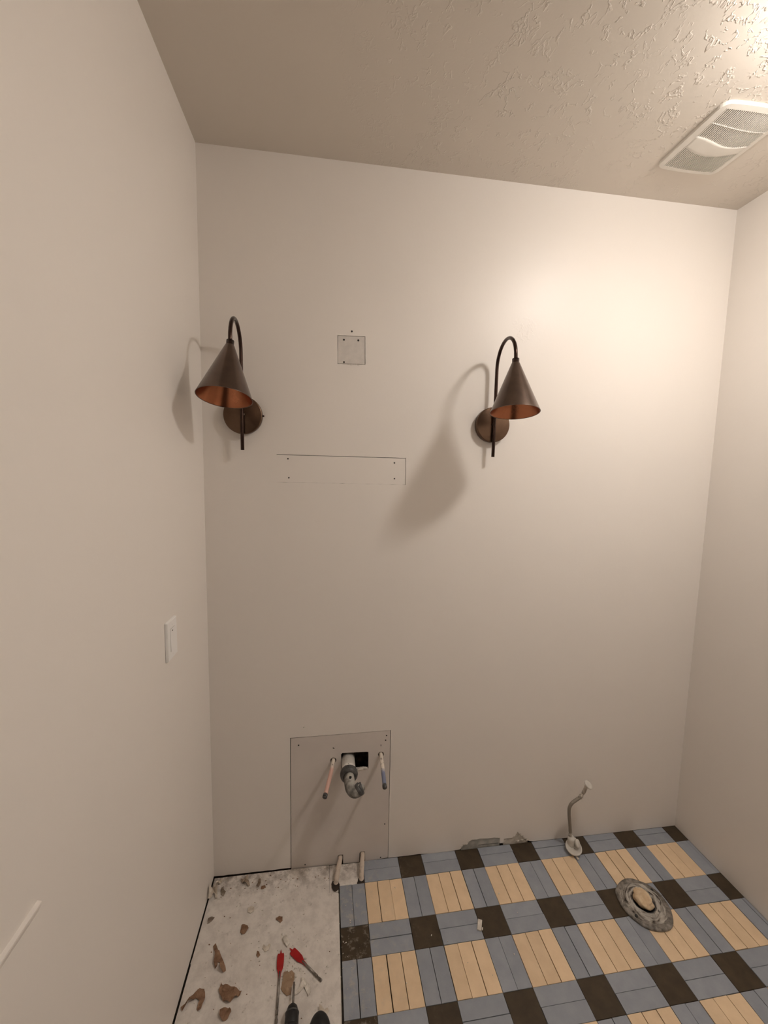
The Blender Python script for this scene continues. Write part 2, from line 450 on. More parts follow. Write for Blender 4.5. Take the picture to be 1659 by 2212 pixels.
box(bm, (1.12, .0030, .0088), (1.212, .0040, .0099))
link_mesh('crack', bm, black_hollow, wall_back)

# horizontal ledge low on the left wall (a proud drywall seam with a lit top edge)
bm = bmesh.new()
z1 = .9680
sec = [(0, z1), (.0060, z1 - .0025), (.0060, z1 - .0055), (0, z1 - .020)]
ys = (-.9065, -1.40)
a = [bm.verts.new((x, ys[0], z)) for x, z in sec]; b = [bm.verts.new((x, ys[1], z)) for x, z in sec]
for k in range(4): bm.faces.new((a[k], a[(k+1) % 4], b[(k+1) % 4], b[k]))
bm.faces.new(a); bm.faces.new(b)
link_mesh('trim_7', bm, wall_paint, kind='structure')

# ---------------------------------------------------------------- floor: subfloor + tiles
# main floor slab (dark adhesive bed) with slightly lower top, board and tiles on it
floor = cutbox('floor', (-.05, BACK - .9, -.03), (W + .05, .09, -.0075), mortar, kind='structure')
GX, GY, UX, UYY, ROT = .60292, .00869, .05088, .05002, .01002
def gp(i, j):
    c, s = math.cos(ROT), math.sin(ROT)
    return (GX + UX*i*c + UYY*j*s, GY - UYY*j*c + UX*i*s)
rt = random.Random(11)
TILES = {}
def tile_geo(bm, quad, z):
    """tile with chamfered top rim; quad in xy order"""
    cx = sum(p[0] for p in quad) / 4; cy = sum(p[1] for p in quad) / 4
    ch = .0009
    def inset(p, d):
        dx, dy = cx - p[0], cy - p[1]; L = math.hypot(dx, dy)
        return (p[0] + dx / L * d, p[1] + dy / L * d)
    lo = [bm.verts.new((p[0], p[1], z - .0078)) for p in quad]
    mid = [bm.verts.new((p[0], p[1], z - ch * .7)) for p in quad]
    top = [bm.verts.new((*inset(p, ch), z)) for p in quad]
    for r0, r1 in ((lo, mid), (mid, top)):
        for k in range(4): bm.faces.new((r0[k], r0[(k+1) % 4], r1[(k+1) % 4], r1[k]))
    bm.faces.new(top); bm.faces.new(lo[::-1])
RIGHT = W - .0018
def piece(i0, j0, i1, j1, mat, stuff=None):
    def J(): return rt.uniform(.0001, .0013) + (.0007 if rt.random() < .4 else 0)
    gl, gr, gt, gb = J(), J(), J() * .7, J() * .7
    if mat is tile_dark: gl = gr = gt = gb = .0003
    z = rt.uniform(-.0007, .0005)
    q = []
    for (i, j, sx, sy) in ((i0, j1, gl, gb), (i1, j1, -gr, gb), (i1, j0, -gr, -gt), (i0, j0, gl, -gt)):
        x, y = gp(i, j); q.append([x + sx, y + sy])
    if min(p[1] for p in q) > -.004 or min(p[0] for p in q) > RIGHT - .004: return
    q = [(min(p[0], RIGHT), min(p[1], -.0012)) for p in q]
    if stuff is not None: tile_geo(stuff[mat.name], q, z); return
    bm = bmesh.new()
    ox = sum(p[0] for p in q) / 4; oy = sum(p[1] for p in q) / 4
    tile_geo(bm, [(p[0]-ox, p[1]-oy) for p in q], 0)
    o = link_mesh('tile', bm, mat, floor)
    o.location = (ox, oy, z)
def tilefield(i_lo, i_hi, bands, stuff=None):
    for (j0, kind) in bands:
        i = -2
        while i < i_hi:
            if kind == 'cream':
                for k in range(2): piece(i+k, j0, i+k+1, j0+3, tile_blue, stuff)
                for k in range(3): piece(i+2+k, j0, i+3+k, j0+3, tile_cream, stuff)
            else:
                if not (j0 == 0 and i == -2): piece(i, j0, i+2, j0+2, tile_dark, stuff)
                for k in range(2): piece(i+2, j0+k, i+5, j0+k+1, tile_blue, stuff)
            i += 5
bands = []
for k in range(10):
    bands.append((5*k, 'dark')); bands.append((5*k+2, 'cream'))
tilefield(-2, 30, [b for b in bands if b[0] <= 20])
far = {m.name: bmesh.new() for m in (tile_cream, tile_blue, tile_dark)}
tilefield(-2, 30, [b for b in bands if 20 < b[0] < 36], far)
for m in (tile_cream, tile_blue, tile_dark):
    link_mesh('tile_row', far[m.name], m, floor, kind='stuff')
# white underlayment board on the left, notched round the pipe stubs
ub = [(.0035, -.0035)] + [(.0035, BACK + .004), (.4995, BACK + .004), (.4995, -.118), (.4630, -.118), (.4610, -.004)]
ub = ub[::-1]
plate('underlayment', [[(.004, -.0045), (.25, -.0035), (.30, -.003), (.462, -.004), (.4630, -.116), (.4985, -.118), (.4990, -.45), (.4985, -.75), (.4985, BACK + .004), (.004, BACK + .004), (.0045, -1.2), (.0050, -.29), (.0022, -.2885), (.004, -.27)][::-1]],
      .0088, subfloor, plane='XY', at=.0013, parent=floor)
plate('underlayment', [[(.4635, -.0035), (.4635, -.1135), (.4990, -.1135), (.4990, -.0935), (.5820, -.0935), (.5990, -.0930), (.5990, -.0035)]], .006, subfloor, plane='XY', at=-.0016, parent=floor)
bm = bmesh.new()
box(bm, (.4992, -1.9, -.0075), (.5006, -.12, -.0012)); link_mesh('joint_strip', bm, gypsum, floor)

# ---------------------------------------------------------------- wall patches
def patch_rot(pts, dx=0, dz=0): return [(x+dx, z+dz) for x, z in pts]
pt = empty('wall_patch', (0, 0, 0), 'small square drywall patch with three screws, between and above the two wall lamps', 'wall patch')
plate('patch_board', [[(sq[3][0]+.0004, sq[3][1]+.0006), (sq[2][0]-.0003, sq[2][1]+.0002), (sq[1][0]-.0002, sq[1][1]-.0003), (sq[0][0]+.0004, sq[0][1]-.0004)]], TH, patch_face, at=.0004, parent=pt)
for x, z in ((.5043, 2.134), (.5573, 2.1352), (.5051, 2.0540)): screw(x, z, pt, .0004)
bm = bmesh.new()     # frayed paper along its lower cut
for i in range(13):
    x = .517 + i*.0036 + random.uniform(-.001, .001)
    if i in (5,): continue
    box(bm, (x, -.0006, 2.0465 - random.uniform(0, .004)), (x + random.uniform(.0006, .0016), .0004, 2.051 + random.uniform(0, .002)))
link_mesh('frayed_edge', bm, gypsum, pt, kind='stuff')
pt = empty('wall_patch', (0, 0, 0), 'long narrow painted drywall patch with four screws, between the wall lamps and below them', 'wall patch')
plate('patch_board', [[(.2576, 1.6062)] + [(.2576 + (.7480-.2576)*k/10, 1.6062 - .0025*k/10) for k in range(1, 11)] + [(.7463, 1.7052)] + wob((.7462, 1.7052), (.2576, 1.7072), 10, .0002, 4)[1:]], TH, wall_paint, at=.0002, parent=pt)
for x, z in ((.3003, 1.6934), (.3034, 1.6228), (.7032, 1.6869), (.7046, 1.6262)): screw(x, z, pt, .0002, .8)

# plumbing access board at the foot of the wall
ap = empty('access_panel', (0, 0, 0), 'bare drywall access board with pipe holes at the foot of the back wall', 'access panel')
P0 = [(.3066, -.004), (.4985, -.004), (.4985, .0345), (.5030, .0395), (.5205, .0395), (.5215, -.004), (.5900, -.004), (.5905, .037), (.5945, .0435), (.6120, .0435), (.6150, -.004), (.7125, .0015),
      (.7122, .28), (.7110, .5832), (.60, .5822), (.45, .5804), (.3066, .5786)]
sqh = [(.5085, .420), (.5085, .4935), (.5130, .4995), (.6150, .4965), (.6215, .4945), (.6225, .4205), (.5690, .4215), (.5680, .4150), (.5360, .4140)]
plate('panel_board', [P0, circ(.4768, .4695, .0125, 16), circ(.6738, .4797, .0125, 16), sqh], TH, raw_board, at=.0006, parent=ap)
for x, z in ((.3373, .5474), (.6955, .5623), (.6921, .5421), (.6958, .1615), (.3629, .0122), (.6809, .0071)): screw(x, z, ap, .0006, .8)
bm = bmesh.new()
box(bm, (.475, -.0006, .5225), (.478, .0008, .5265)); box(bm, (.478, -.0006, .5215), (.4815, .0008, .523)); box(bm, (.6722, -.0006, .517), (.674, .0008, .524))
link_mesh('nick', bm, black_hollow, ap, kind='stuff')
bm = bmesh.new(); crumb(bm, (.596, .004, .4205), .010, 3, (2.2, .7, .5)); crumb(bm, (.608, .004, .422), .008, 5, (1.6, .7, .6))
link_mesh('torn_lip', bm, plaster_bit, ap, True)

# ---------------------------------------------------------------- pipes
def capped_pipe(name, label, pts, r, mat, endmat, cat='pipe', group=None):
    t = empty(name, pts[0], label, cat, group)
    o0 = Vector(pts[0]); bm = bmesh.new()
    sweep(bm, [Vector(p) - o0 for p in spline(pts, 6)], r, 16)
    link_mesh('tube', bm, mat, t, True)
    p1, p0 = Vector(pts[-1]), Vector(pts[-2]); d = (p1 - p0).normalized()
    bm = bmesh.new()
    sweep(bm, [p1 - d*.010 - o0, p1 - d*.009 - o0, p1 + d*.003 - o0, p1 + d*.004 - o0, p1 + d*.0035 - o0], [r*.9, r*1.12, r*1.12, r*.8, r*.72], 16)
    link_mesh('end_fitting', bm, endmat, t, True)
    return t
capped_pipe('supply_pipe', 'supply pipe smeared red with dark end, left of the drain trap', [(.4768, .05, .4695), (.4768, 0, .4695), (.463, -.085, .4675), (.4445, -.176, .4660)], .0078, pipe_red, nut_black)
capped_pipe('supply_pipe', 'supply pipe smeared blue with dark end, right of the drain trap', [(.6738, .05, .4797), (.6738, 0, .4797), (.671, -.08, .4765), (.6670, -.163, .4720)], .0078, pipe_blue, nut_black)
capped_pipe('pipe_stub', 'white pipe stub bending into the floor, left of the pair', [(.509, .045, .026), (.509, 0, .026), (.498, -.05, .024), (.4915, -.074, .012), (.4895, -.080, -.006)], .0095, pipe_stub, pipe_stub)
capped_pipe('pipe_stub', 'white pipe stub bending into the floor, beside the first blue tiles', [(.603, .045, .030), (.603, 0, .030), (.597, -.045, .027), (.5935, -.068, .012), (.5925, -.074, -.006)], .0095, pipe_stub, pipe_stub)

tr = empty('drain_trap', (.5375, 0, .461), 'white and grey drain pipe elbow with dark slip nut, projecting from the access hole', 'drain pipe')
my = Matrix.Rotation(PI/2, 4, 'X')          # local z -> -y
bm = bmesh.new()
lathe(bm, [(.0, -.06), (.0275, -.06), (.0275, .040), (.0285, .041), (.0285, .062), (.024, .064), (.0, .064)], 28, my); link_mesh('hub_pipe', bm, pvc_white, tr, True)
bm = bmesh.new()
lathe(bm, [(.022, .060), (.0325, .060), (.034, .063), (.034, .078), (.031, .084), (.0235, .087), (.022, .087)], 28, my, True)
for k in range(8):
    a = k*PI/4; c = Vector((math.cos(a)*.034, 0, math.sin(a)*.034)); 
    vs, _ = box(bm, (-.0025, -.077, -.004), (.0025, -.063, .0008))
    for v in vs: v.co = Matrix.Rotation(-a + PI/2, 3, 'Y') @ v.co + c
link_mesh('slip_nut', bm, nut_black, tr, True)
bm = bmesh.new()
path = [(0, -.078, 0), (0, -.105, 0), (.0005, -.122, -.002), (.004, -.138, -.006), (.014, -.150, -.009), (.026, -.153, -.006), (.036, -.151, .001)]
path = spline(path, 5)
n = len(path)
rings = sweep(bm, path + [path[-1] - (path[-1]-path[-2]).normalized()*.0005 * k for k in (1,)], [.0205]*n + [.0175], 24, cap=False)
link_mesh('elbow', bm, pvc_grey, tr, True)
bm = bmesh.new()
d = (path[-1] - path[-2]).normalized()
sweep(bm, [path[-1]-d*.008, path[-1]-d*.006, path[-1], path[-1]+d*.006, path[-1]+d*.0065, path[-1]+d*.004, path[-1]-d*.012], [.0205, .0222, .0226, .0222, .0195, .0175, .0165], 24)
link_mesh('elbow_mouth', bm, nut_black, tr, True)
bm = bmesh.new(); crumb(bm, (-.001, -.050, .0268), .0035, 2, (1, 1, .5)); crumb(bm, (.003, -.112, .019), .006, 4, (.9, 1.2, .5)); crumb(bm, (-.012, -.055, .0245), .003, 6, (1.8, .6, .5))
link_mesh('solder_stain', bm, black_hollow, tr, True, kind='stuff')

# ---------------------------------------------------------------- wall lamps
def make_sconce(x, z, label, plan, tilt, roll):
    t = empty('wall_lamp', (x, 0, z), label, 'wall lamp', 'pair of conical bronze wall lamps')
    bm = bmesh.new()
    lathe(bm, [(0, .0), (.0670, .0), (.0675, .002), (.0675, .0205), (.0663, .0225), (.064, .0232), (0, .0234)], 56, my)
    link_mesh('backplate', bm, bronze_plate, t, True)
    bm = bmesh.new()
    if plan > 0: mx = Matrix.Translation((.0668, -.011, 0)) @ Matrix.Rotation(PI/2, 4, 'Y')
    if plan > 0:
        lathe(bm, [(0, -.002), (.0022, -.002), (.0022, .002), (.0032, .003), (.0032, .006), (.002, .0072), (0, .0074)], 12, mx)
        link_mesh('thumb_screw', bm, bronze_dark, t, True)
    bm = bmesh.new()
    lathe(bm, [(0, .022), (.0085, .022), (.0085, .026), (.007, .029), (0, .029)], 20, my)
    link_mesh('stem_boss', bm, bronze_dark, t, True)
    RY, R_ARC = -.033, .0853
    ZC = .293 - R_ARC
    pts = [(0, RY, -.125), (0, RY, -.06), (0, RY, .0), (0, RY, .10), (0, RY, ZC)]
    for k in range(1, 15):
        a = PI * k / 15; pts.append((0, RY - R_ARC + R_ARC*math.cos(a), ZC + R_ARC*math.sin(a)))
    yf = RY - 2*R_ARC
    pts += [(0, yf, ZC), (0, yf, .196)]
    dirv = Vector((math.sin(plan), -math.cos(plan), 0))       # the arm leaves the wall slightly off square
    pts = [Vector((0, RY, p[2])) + dirv * (RY - p[1]) for p in pts]
    bm = bmesh.new(); sweep(bm, pts, .0063, 16); link_mesh('gooseneck_arm', bm, bronze_dark, t, True)
    # shade: hollow cone, lining is its own part
    pivot = Vector((0, RY, .1972)) + dirv * (2*R_ARC)
    side = Vector((math.cos(plan), math.sin(plan), 0)); zu = Vector((0, 0, 1))
    ax = (-zu*math.cos(tilt) + dirv*math.sin(tilt))*math.cos(roll) + side*math.sin(roll)
    e1 = side - ax*side.dot(ax); e1.normalize(); e2 = (-ax).cross(e1)
    rt_ = Matrix.Identity(4)
    for r_ in range(3): rt_[r_][0], rt_[r_][1], rt_[r_][2], rt_[r_][3] = e1[r_], e2[r_], -ax[r_], pivot[r_]
    bm = bmesh.new()
    lathe(bm, [(.0064, .004), (.0118, .004), (.0118, -.010), (.0128, -.012)], 28, rt_); link_mesh('shade_collar', bm, bronze_dark, t, True)
    HS, RS = .1808, .0818
    bm = bmesh.new()
    lathe(bm, [(.0064, -.0085), (.0125, -.010), (.0140, -.0125), (RS, -HS), (RS + .0006, -HS - .0012), (RS - .0012, -HS - .0015), (RS - .0016, -HS)], 72, rt_)
    sh = link_mesh('shade', bm, bronze, t, True)
    bm = bmesh.new()
    lathe(bm, [(RS - .0016, -HS), (.0125, -.0145), (0, -.0145)], 72, rt_)
    for f in bm.faces: f.normal_flip()
    link_mesh('shade_lining', bm, copper_in, sh, True)
    bm = bmesh.new()
    lathe(bm, [(0, -.015), (.0125, -.016), (.0135, -.030), (.0150, -.034), (.0150, -.070), (.0125, -.071), (.0125, -.058), (0, -.058)], 24, rt_)
    link_mesh('socket', bm, black_plastic, sh, True)
    return t
make_sconce(.1442, 1.845, 'conical bronze wall lamp beside the left corner, left one of the pair', .0192, .236, -.057)
make_sconce(1.0875, 1.843, 'conical bronze wall lamp right of the square patch, right one of the pair', -.037, .160, -.035)

# ---------------------------------------------------------------- switch on left wall
sw = empty('light_switch', (0, -.3565, 1.161), 'white rocker light switch plate on the left wall', 'light switch')
bm = bmesh.new(); box(bm, (0, -.0355, -.0575), (.0078, .0355, .0575))
for v in bm.verts:
    if v.co.x > .003: v.co.y *= .95; v.co.z *= .965
bevel(bm, .0012, 2); link_mesh('cover_plate', bm, device_plastic, sw, False)
bm = bmesh.new(); box(bm, (.0070, -.0163, -.0333), (.0080, .0163, .0333)); link_mesh('rocker_frame', bm, screw_steel, sw)
bm = bmesh.new(); v, _ = box(bm, (.005, -.0160, -.0330), (.0088, .0160, .0330))
v[5].co.x -= .0003; v[6].co.x -= .0003; v[1].co.x += .0012; v[2].co.x += .0012
bevel(bm, .0006, 1); link_mesh('rocker', bm, device_plastic, sw)
for z in (.0435, -.0435):
    bm = bmesh.new(); lathe(bm, [(0, .0072), (.0032, .0072), (.0030, .0082), (0, .0084)], 14, Matrix.Translation((0, 0, z)) @ Matrix.Rotation(PI/2, 4, 'Y')); link_mesh('screw', bm, device_plastic, sw, True)
for z, s in ((.024, 1), (-.026, -1)):
    bm = bmesh.new(); box(bm, (.0070, -.004, z), (.0092, .001, z + .003)); link_mesh('indicator', bm, screw_steel, sw)

# ---------------------------------------------------------------- exhaust fan grille in ceiling
fx0, fx1, fy0, fy1 = 1.583, 1.818, -.413, -.160
ft = empty('exhaust_fan', ((fx0+fx1)/2, (fy0+fy1)/2, H), 'white slatted exhaust fan cover on the ceiling', 'exhaust fan')
cx, cy = (fx0+fx1)/2, (fy0+fy1)/2
hw, hh = (fx1-fx0)/2, (fy1-fy0)/2
def fan_outline(k=1.0, r=.024, bow=.006):
    base = rrect(-hw*1, -hh*1, hw, hh, r, 6); out = []
    for i, (x, y) in enumerate(base):
        out.append((x, y)); x2, y2 = base[(i+1) % len(base)]
        if math.hypot(x2-x, y2-y) > .05:
            for q in range(1, 8): out.append((x+(x2-x)*q/8, y+(y2-y)*q/8))
    res = []
    for x, y in out:
        bx = bow * (1 - (x/hw)**2) * (1 if y > 0 else -1) * (abs(y)/hh)**3
        res.append((x*k, (y + bx)*k))
    return res
def edge_top(x): return hh + .006*(1-(x/hw)**2) - .017
def edge_bot(x): return -hh - .006*(1-(x/hw)**2) + .017
IW = hw - .020
def band_lo(x):      # boundary rear section / band
    u = x / IW; return -.008 + .006*math.sin(u*3.0 + .6) + .004*u
def band_hi(x):
    u = x / IW; return .036 + .014*math.cos(u*1.9 + .2) - .006
def zprof(x, y):     # gentle bulge of the face
    return -.0095 - .010*(1-(x/hw)**2)*(1-(y/hh)**2)
def solid_patch(bm, xs, f0, f1, t=.003, ny=6):
    top = [[bm.verts.new((x, f0(x)+(f1(x)-f0(x))*j/ny, zprof(x, f0(x)+(f1(x)-f0(x))*j/ny))) for j in range(ny+1)] for x in xs]
    bot = [[bm.verts.new(v.co + Vector((0, 0, t))) for v in row] for row in top]
    for i in range(len(xs)-1):
        for j in range(ny):
            bm.faces.new((top[i][j], top[i][j+1], top[i+1][j+1], top[i+1][j]))
            bm.faces.new((bot[i][j], bot[i+1][j], bot[i+1][j+1], bot[i][j+1]))
    for i in range(len(xs)-1):
        for j in (0, ny): bm.faces.new((top[i][j], top[i+1][j], bot[i+1][j], bot[i][j]))
    for i in (0, len(xs)-1):
        for j in range(ny): bm.faces.new((top[i][j], bot[i][j], bot[i][j+1], top[i][j+1]))
bm = bmesh.new()
out = fan_outline(); n = len(out)
inn = []
for x, y in out:
    inn.append((max(-IW, min(IW, x*.90)), max(edge_bot(0), min(edge_top(0), y*.90))))
inn = []
for x, y in out:
    xx = max(-IW, min(IW, x)); yy = max(edge_bot(xx), min(edge_top(xx), y)); inn.append((xx, yy))
r0 = [bm.verts.new((x, y, 0)) for x, y in out]
r1 = [bm.verts.new((x, y, -.0045)) for x, y in out]
r2 = [bm.verts.new((x*.985, y*.985, -.0085)) for x, y in out]
r3 = [bm.verts.new((x, y, zprof(x, y))) for x, y in inn]
r4 = [bm.verts.new((x, y, zprof(x, y)+.0055)) for x, y in inn]
for a, b in ((r0, r1), (r1, r2), (r2, r3), (r3, r4)):
    for k in range(n): 
        try: bm.faces.new((a[k], a[(k+1) % n], b[(k+1) % n], b[k]))
        except ValueError: pass
bmesh.ops.remove_doubles(bm, verts=bm.verts, dist=1e-5)
fan_frame = link_mesh('frame', bm, vent_plastic, ft)
xs = [-IW + 2*IW*k/24 for k in range(25)]
bm = bmesh.new(); solid_patch(bm, xs, lambda x: band_lo(x), lambda x: band_hi(x)); link_mesh('centre_band', bm, vent_plastic, ft, True)
bm = bmesh.new(); solid_patch(bm, xs, lambda x: -.062 + .003*math.sin(x*20), lambda x: -.0602 + .003*math.sin(x*20), ny=1); link_mesh('cross_rib', bm, vent_plastic, ft, True)
bm = bmesh.new(); box(bm, (-IW-.002, -hh+.012, -.0035), (IW+.002, hh-.012, -.002)); link_mesh('filter_recess', bm, black_hollow, ft)
ns = 30
for k in range(ns):
    x = -IW + 2*IW*(k+.5)/ns
    for f0, f1 in ((edge_bot, band_lo), (band_hi, edge_top)):
        bm = bmesh.new(); solid_patch(bm, [x-.0014, x+.0014], f0, f1, .0040, 4)
        link_mesh('slat', bm, vent_plastic, ft)

# ---------------------------------------------------------------- ceiling lamp: opal glass dome under a metal pan (above the frame; it lights the room)
lt = empty('ceiling_lamp', (LAMP.x, LAMP.y, H), 'white ceiling lamp with a opal glass globe beyond the exhaust fan', 'ceiling lamp')
bm = bmesh.new(); lathe(bm, [(0, 0), (.060, 0), (.060, -.006), (.022, -.014), (.018, -.040), (.040, -.044), (LAMP_CAP, -.048), (LAMP_CAP, -.050), (0, -.050)], 40); link_mesh('ceiling_rose', bm, white_plastic, lt, True)
bm = bmesh.new(); bmesh.ops.create_uvsphere(bm, u_segments=32, v_segments=18, radius=1)
for v in bm.verts: v.co = Vector((v.co.x*LAMP_R, v.co.y*LAMP_R, v.co.z*LAMP_HH + LAMP.z - H))
link_mesh('glass_globe', bm, bulb_glow, lt, True)

# ---------------------------------------------------------------- toilet water supply
vs_ = empty('water_supply_valve', (1.527, -.062, 0), 'white painted shutoff valve with a kinked grey hose standing on the tiles', 'water valve')
O = Vector((1.527, -.062, 0))
bm = bmesh.new()
mt = Matrix.Translation((.003, -.006, .014)) @ Matrix.Rotation(math.radians(14), 4, 'X') @ Matrix.Rotation(math.radians(-10), 4, 'Y')
lathe(bm, [(.0005, .004), (.016, .0), (.026, .003), (.0315, .008), (.0335, .012), (.0330, .0165), (.0290, .0165), (.0245, .0125), (.015, .008), (.0005, .008)], 36, mt, True)
link_mesh('escutcheon', bm, valve_white, vs_, True)
bm = bmesh.new(); box(bm, (-.004, -.046, .003), (.004, -.031, .009)); bevel(bm, .0015, 1); link_mesh('escutcheon_tab', bm, valve_white, vs_)
bm = bmesh.new(); sweep(bm, [(0, .004, -.008), (0, .004, .03), (-.001, .008, .050)], [.0085, .0085, .009], 16); link_mesh('riser_pipe', bm, pipe_stub, vs_, True)
bm = bmesh.new()
lathe(bm, [(0, -.024), (.0135, -.024), (.0145, -.006), (.0155, .004), (.0160, .016), (.0115, .024), (0, .025)], 22, Matrix.Translation((-.001, .008, .036)))
sweep(bm, [(-.001, .010, .052), (.010, .004, .052), (.016, .001, .052)], [.007, .0065, .006], 14)
link_mesh('valve_body', bm, valve_white, vs_, True)
bm = bmesh.new()
mt = Matrix.Translation((.013, -.010, .044)) @ Matrix.Rotation(math.radians(38), 4, 'Y') @ Matrix.Rotation(math.radians(42), 4, 'X') @ Matrix.Diagonal((1.0, 1.25, 1, 1))
lathe(bm, [(0, .0), (.011, .0), (.0125, .003), (.012, .008), (.009, .0095), (0, .009)], 24, mt); link_mesh('oval_handle', bm, valve_white, vs_, True)
bm = bmesh.new()
lathe(bm, [(0, 0), (.0075, 0), (.0078, .008), (.0060, .010), (.0060, .016), (.0068, .018), (.0068, .022), (0, .022)], 6, Matrix.Translation((-.006, .012, .062)))
link_mesh('compression_nut', bm, chrome, vs_)
hp = [(-.006, .012, .080), (-.010, .010, .105), (-.020, .004, .150), (-.0285, -.002, .190), (-.031, -.006, .216), (-.022, -.008, .238), (0, -.008, .253), (.016, -.008, .263)]
bm = bmesh.new(); sweep(bm, spline(hp, 8), .0068, 14); link_mesh('supply_hose', bm, braid, vs_, True)
bm = bmesh.new(); sweep(bm, [(.013, -.008, .260), (.015, -.008, .262), (.020, -.008, .270), (.021, -.008, .272), (.027, -.008, .279), (.029, -.008, .281)], [.0070, .0078, .0078, .0055, .0050, .0045], 12)
sweep(bm, [(.006, -.014, .272), (.012, -.010, .272), (.022, -.008, .276)], [.002, .0022, .0022], 8)
link_mesh('hose_ferrule', bm, chrome, vs_, True)
bm = bmesh.new(); sweep(bm, [(.026, -.008, .279), (.030, -.008, .285), (.034, -.008, .294), (.040, -.008, .312), (.0405, -.008, .314)], [.0062, .0075, .0068, .0070, .0062], 12); link_mesh('hose_fitting', bm, chrome, vs_, True)
bm = bmesh.new()
mt = Matrix.Translation((.0405, -.009, .313)) @ Matrix.Rotation(math.radians(24), 4, 'X') @ Matrix.Rotation(math.radians(22), 4, 'Y')
lathe(bm, [(0, .0), (.0085, .0), (.010, .006), (.0175, .008), (.0185, .011), (.0175, .015), (.012, .016), (0, .016)], 28, mt); link_mesh('coupling_nut', bm, valve_white, vs_, True)

# ---------------------------------------------------------------- toilet flange
tf = empty('toilet_flange', (1.672, -.302, 0), 'grey wax-smeared toilet flange in the tiled floor stuffed with a rag', 'toilet flange')
bm = bmesh.new()
lathe(bm, [(.058, -.004), (.090, -.004), (.0935, .002), (.093, .008), (.086, .0095), (.070, .009), (.058, .007)], 56, close=True)
for v in bm.verts:
    a = math.atan2(v.co.y, v.co.x); k = 1 + .055*noise.noise(Vector((math.cos(a)*1.6, math.sin(a)*1.6, 3)))
    v.co.x *= k; v.co.y *= k
link_mesh('flange_rim', bm, flange_iron, tf, True)
bm = bmesh.new()
NR, NA = 26, 110
grid = []
for i in range(NR + 1):
    row = []; u = i / NR
    for k in range(NA):
        a = 2*PI*k/NA; cs = Vector((math.cos(a), math.sin(a), 0))
        r_out = .0865*(1 + .05*noise.noise(cs*1.6 + Vector((3, 0, 0)))); r_in = .0385*(1 + .08*noise.noise(cs*1.3 + Vector((0, 7, 0))))
        r = r_in + (r_out - r_in)*u
        ridge = 1 - abs(2*((u*2.6 + .9*noise.noise(cs*1.1 + Vector((0, 0, 5)))) % 1) - 1)
        h = .0075 + .0145*math.sin(PI*min(1, u*1.15 + .1))**.6*(.45 + .55*ridge) + .004*noise.noise(Vector((cs.x*3, cs.y*3, r*160)))
        if i in (0, NR): h = -.002
        row.append(bm.verts.new((cs.x*r, cs.y*r, max(h, -.002))))
    grid.append(row)
for i in range(NR):
    for k in range(NA): bm.faces.new((grid[i][k], grid[i][(k+1) % NA], grid[i+1][(k+1) % NA], grid[i+1][k]))
for k in range(NA): bm.faces.new((grid[0][k], grid[NR][k], grid[NR][(k+1) % NA], grid[0][(k+1) % NA]))
link_mesh('wax_ring', bm, wax, tf, True)
bm = bmesh.new()
lathe(bm, [(.0365, -.004), (.0400, -.004), (.0400, .011), (.0375, .0115), (.0365, .0)], 48, close=True); link_mesh('drain_collar', bm, nut_black, tf, True)
bm = bmesh.new(); lathe(bm, [(0, .0006), (.037, .0006)], 36); link_mesh('drain_opening', bm, black_hollow, tf)
bm = bmesh.new()
bmesh.ops.create_icosphere(bm, subdivisions=4, radius=1)
for v in bm.verts:
    p = v.co.copy(); k = 1 + .22*noise.noise(p*1.8) + .10*noise.noise(p*4.5 + Vector((5, 1, 2)))
    v.co = Vector((p.x*.031*k - .001, p.y*.037*k + .003, max(-.004, p.z*.022*k + .022)))
link_mesh('rag', bm, rag_cloth, tf, True)
for a in (.5, 3.7):
    bm = bmesh.new()
    lathe(bm, [(0, .006), (.0055, .006), (.0055, .0135), (.0035, .015), (0, .015)], 6, Matrix.Translation((.078*math.cos(a), .078*math.sin(a), 0))); link_mesh('closet_bolt', bm, nut_black, tf)

# ---------------------------------------------------------------- loose things on the floor
BZ = .0015      # top of the white board
def scrap(name, label, cat, pts, mat, lift=.006, thick=.0012, z=BZ, curl=0.0, seed=1, parent=None, group=None):
    """torn flat piece: outline in world xy, crumpled"""
    cx = sum(p[0] for p in pts)/len(pts); cy = sum(p[1] for p in pts)/len(pts)
    bm = bmesh.new()
    vs = [bm.verts.new((p[0]-cx, p[1]-cy, 0)) for p in pts]; f = bm.faces.new(vs)
    bmesh.ops.triangulate(bm, faces=[f])
    bmesh.ops.subdivide_edges(bm, edges=bm.edges[:], cuts=2)
    bmesh.ops.triangulate(bm, faces=bm.faces[:])
    o3 = Vector((seed*1.37, seed*.71, seed*2.2))
    for v in bm.verts:
        p = v.co; r2 = (p.x**2 + p.y**2)
        p2 = Vector((p.x, p.y, 0))
        v.co.z = lift*abs(noise.noise(p2*32 + o3))*1.6 + curl*r2*60 + .0003
        v.co.x += .0015*noise.noise(p2*120 + o3); v.co.y += .0015*noise.noise(p2*120 - o3)
    g_ = bmesh.ops.solidify(bm, geom=bm.faces[:], thickness=thick)
    zmin = min(v.co.z for v in bm.verts)
    for v in bm.verts: v.co.z -= zmin
    o = link_mesh(name, bm, mat, parent)
    o.location = (cx, cy, z)
    if cat: tag(o, label, cat, group)
    return o
scrap('paper_scrap', 'V-shaped torn brown paper scrap near the left wall, in the middle of the board', 'paper scrap',
      [(.064, -.247), (.072, -.246), (.084, -.262), (.104, -.288), (.117, -.306), (.124, -.322), (.117, -.330), (.106, -.322), (.100, -.300), (.092, -.296), (.094, -.312), (.090, -.318), (.082, -.303), (.078, -.292), (.078, -.276)], kraft, .018, seed=2)
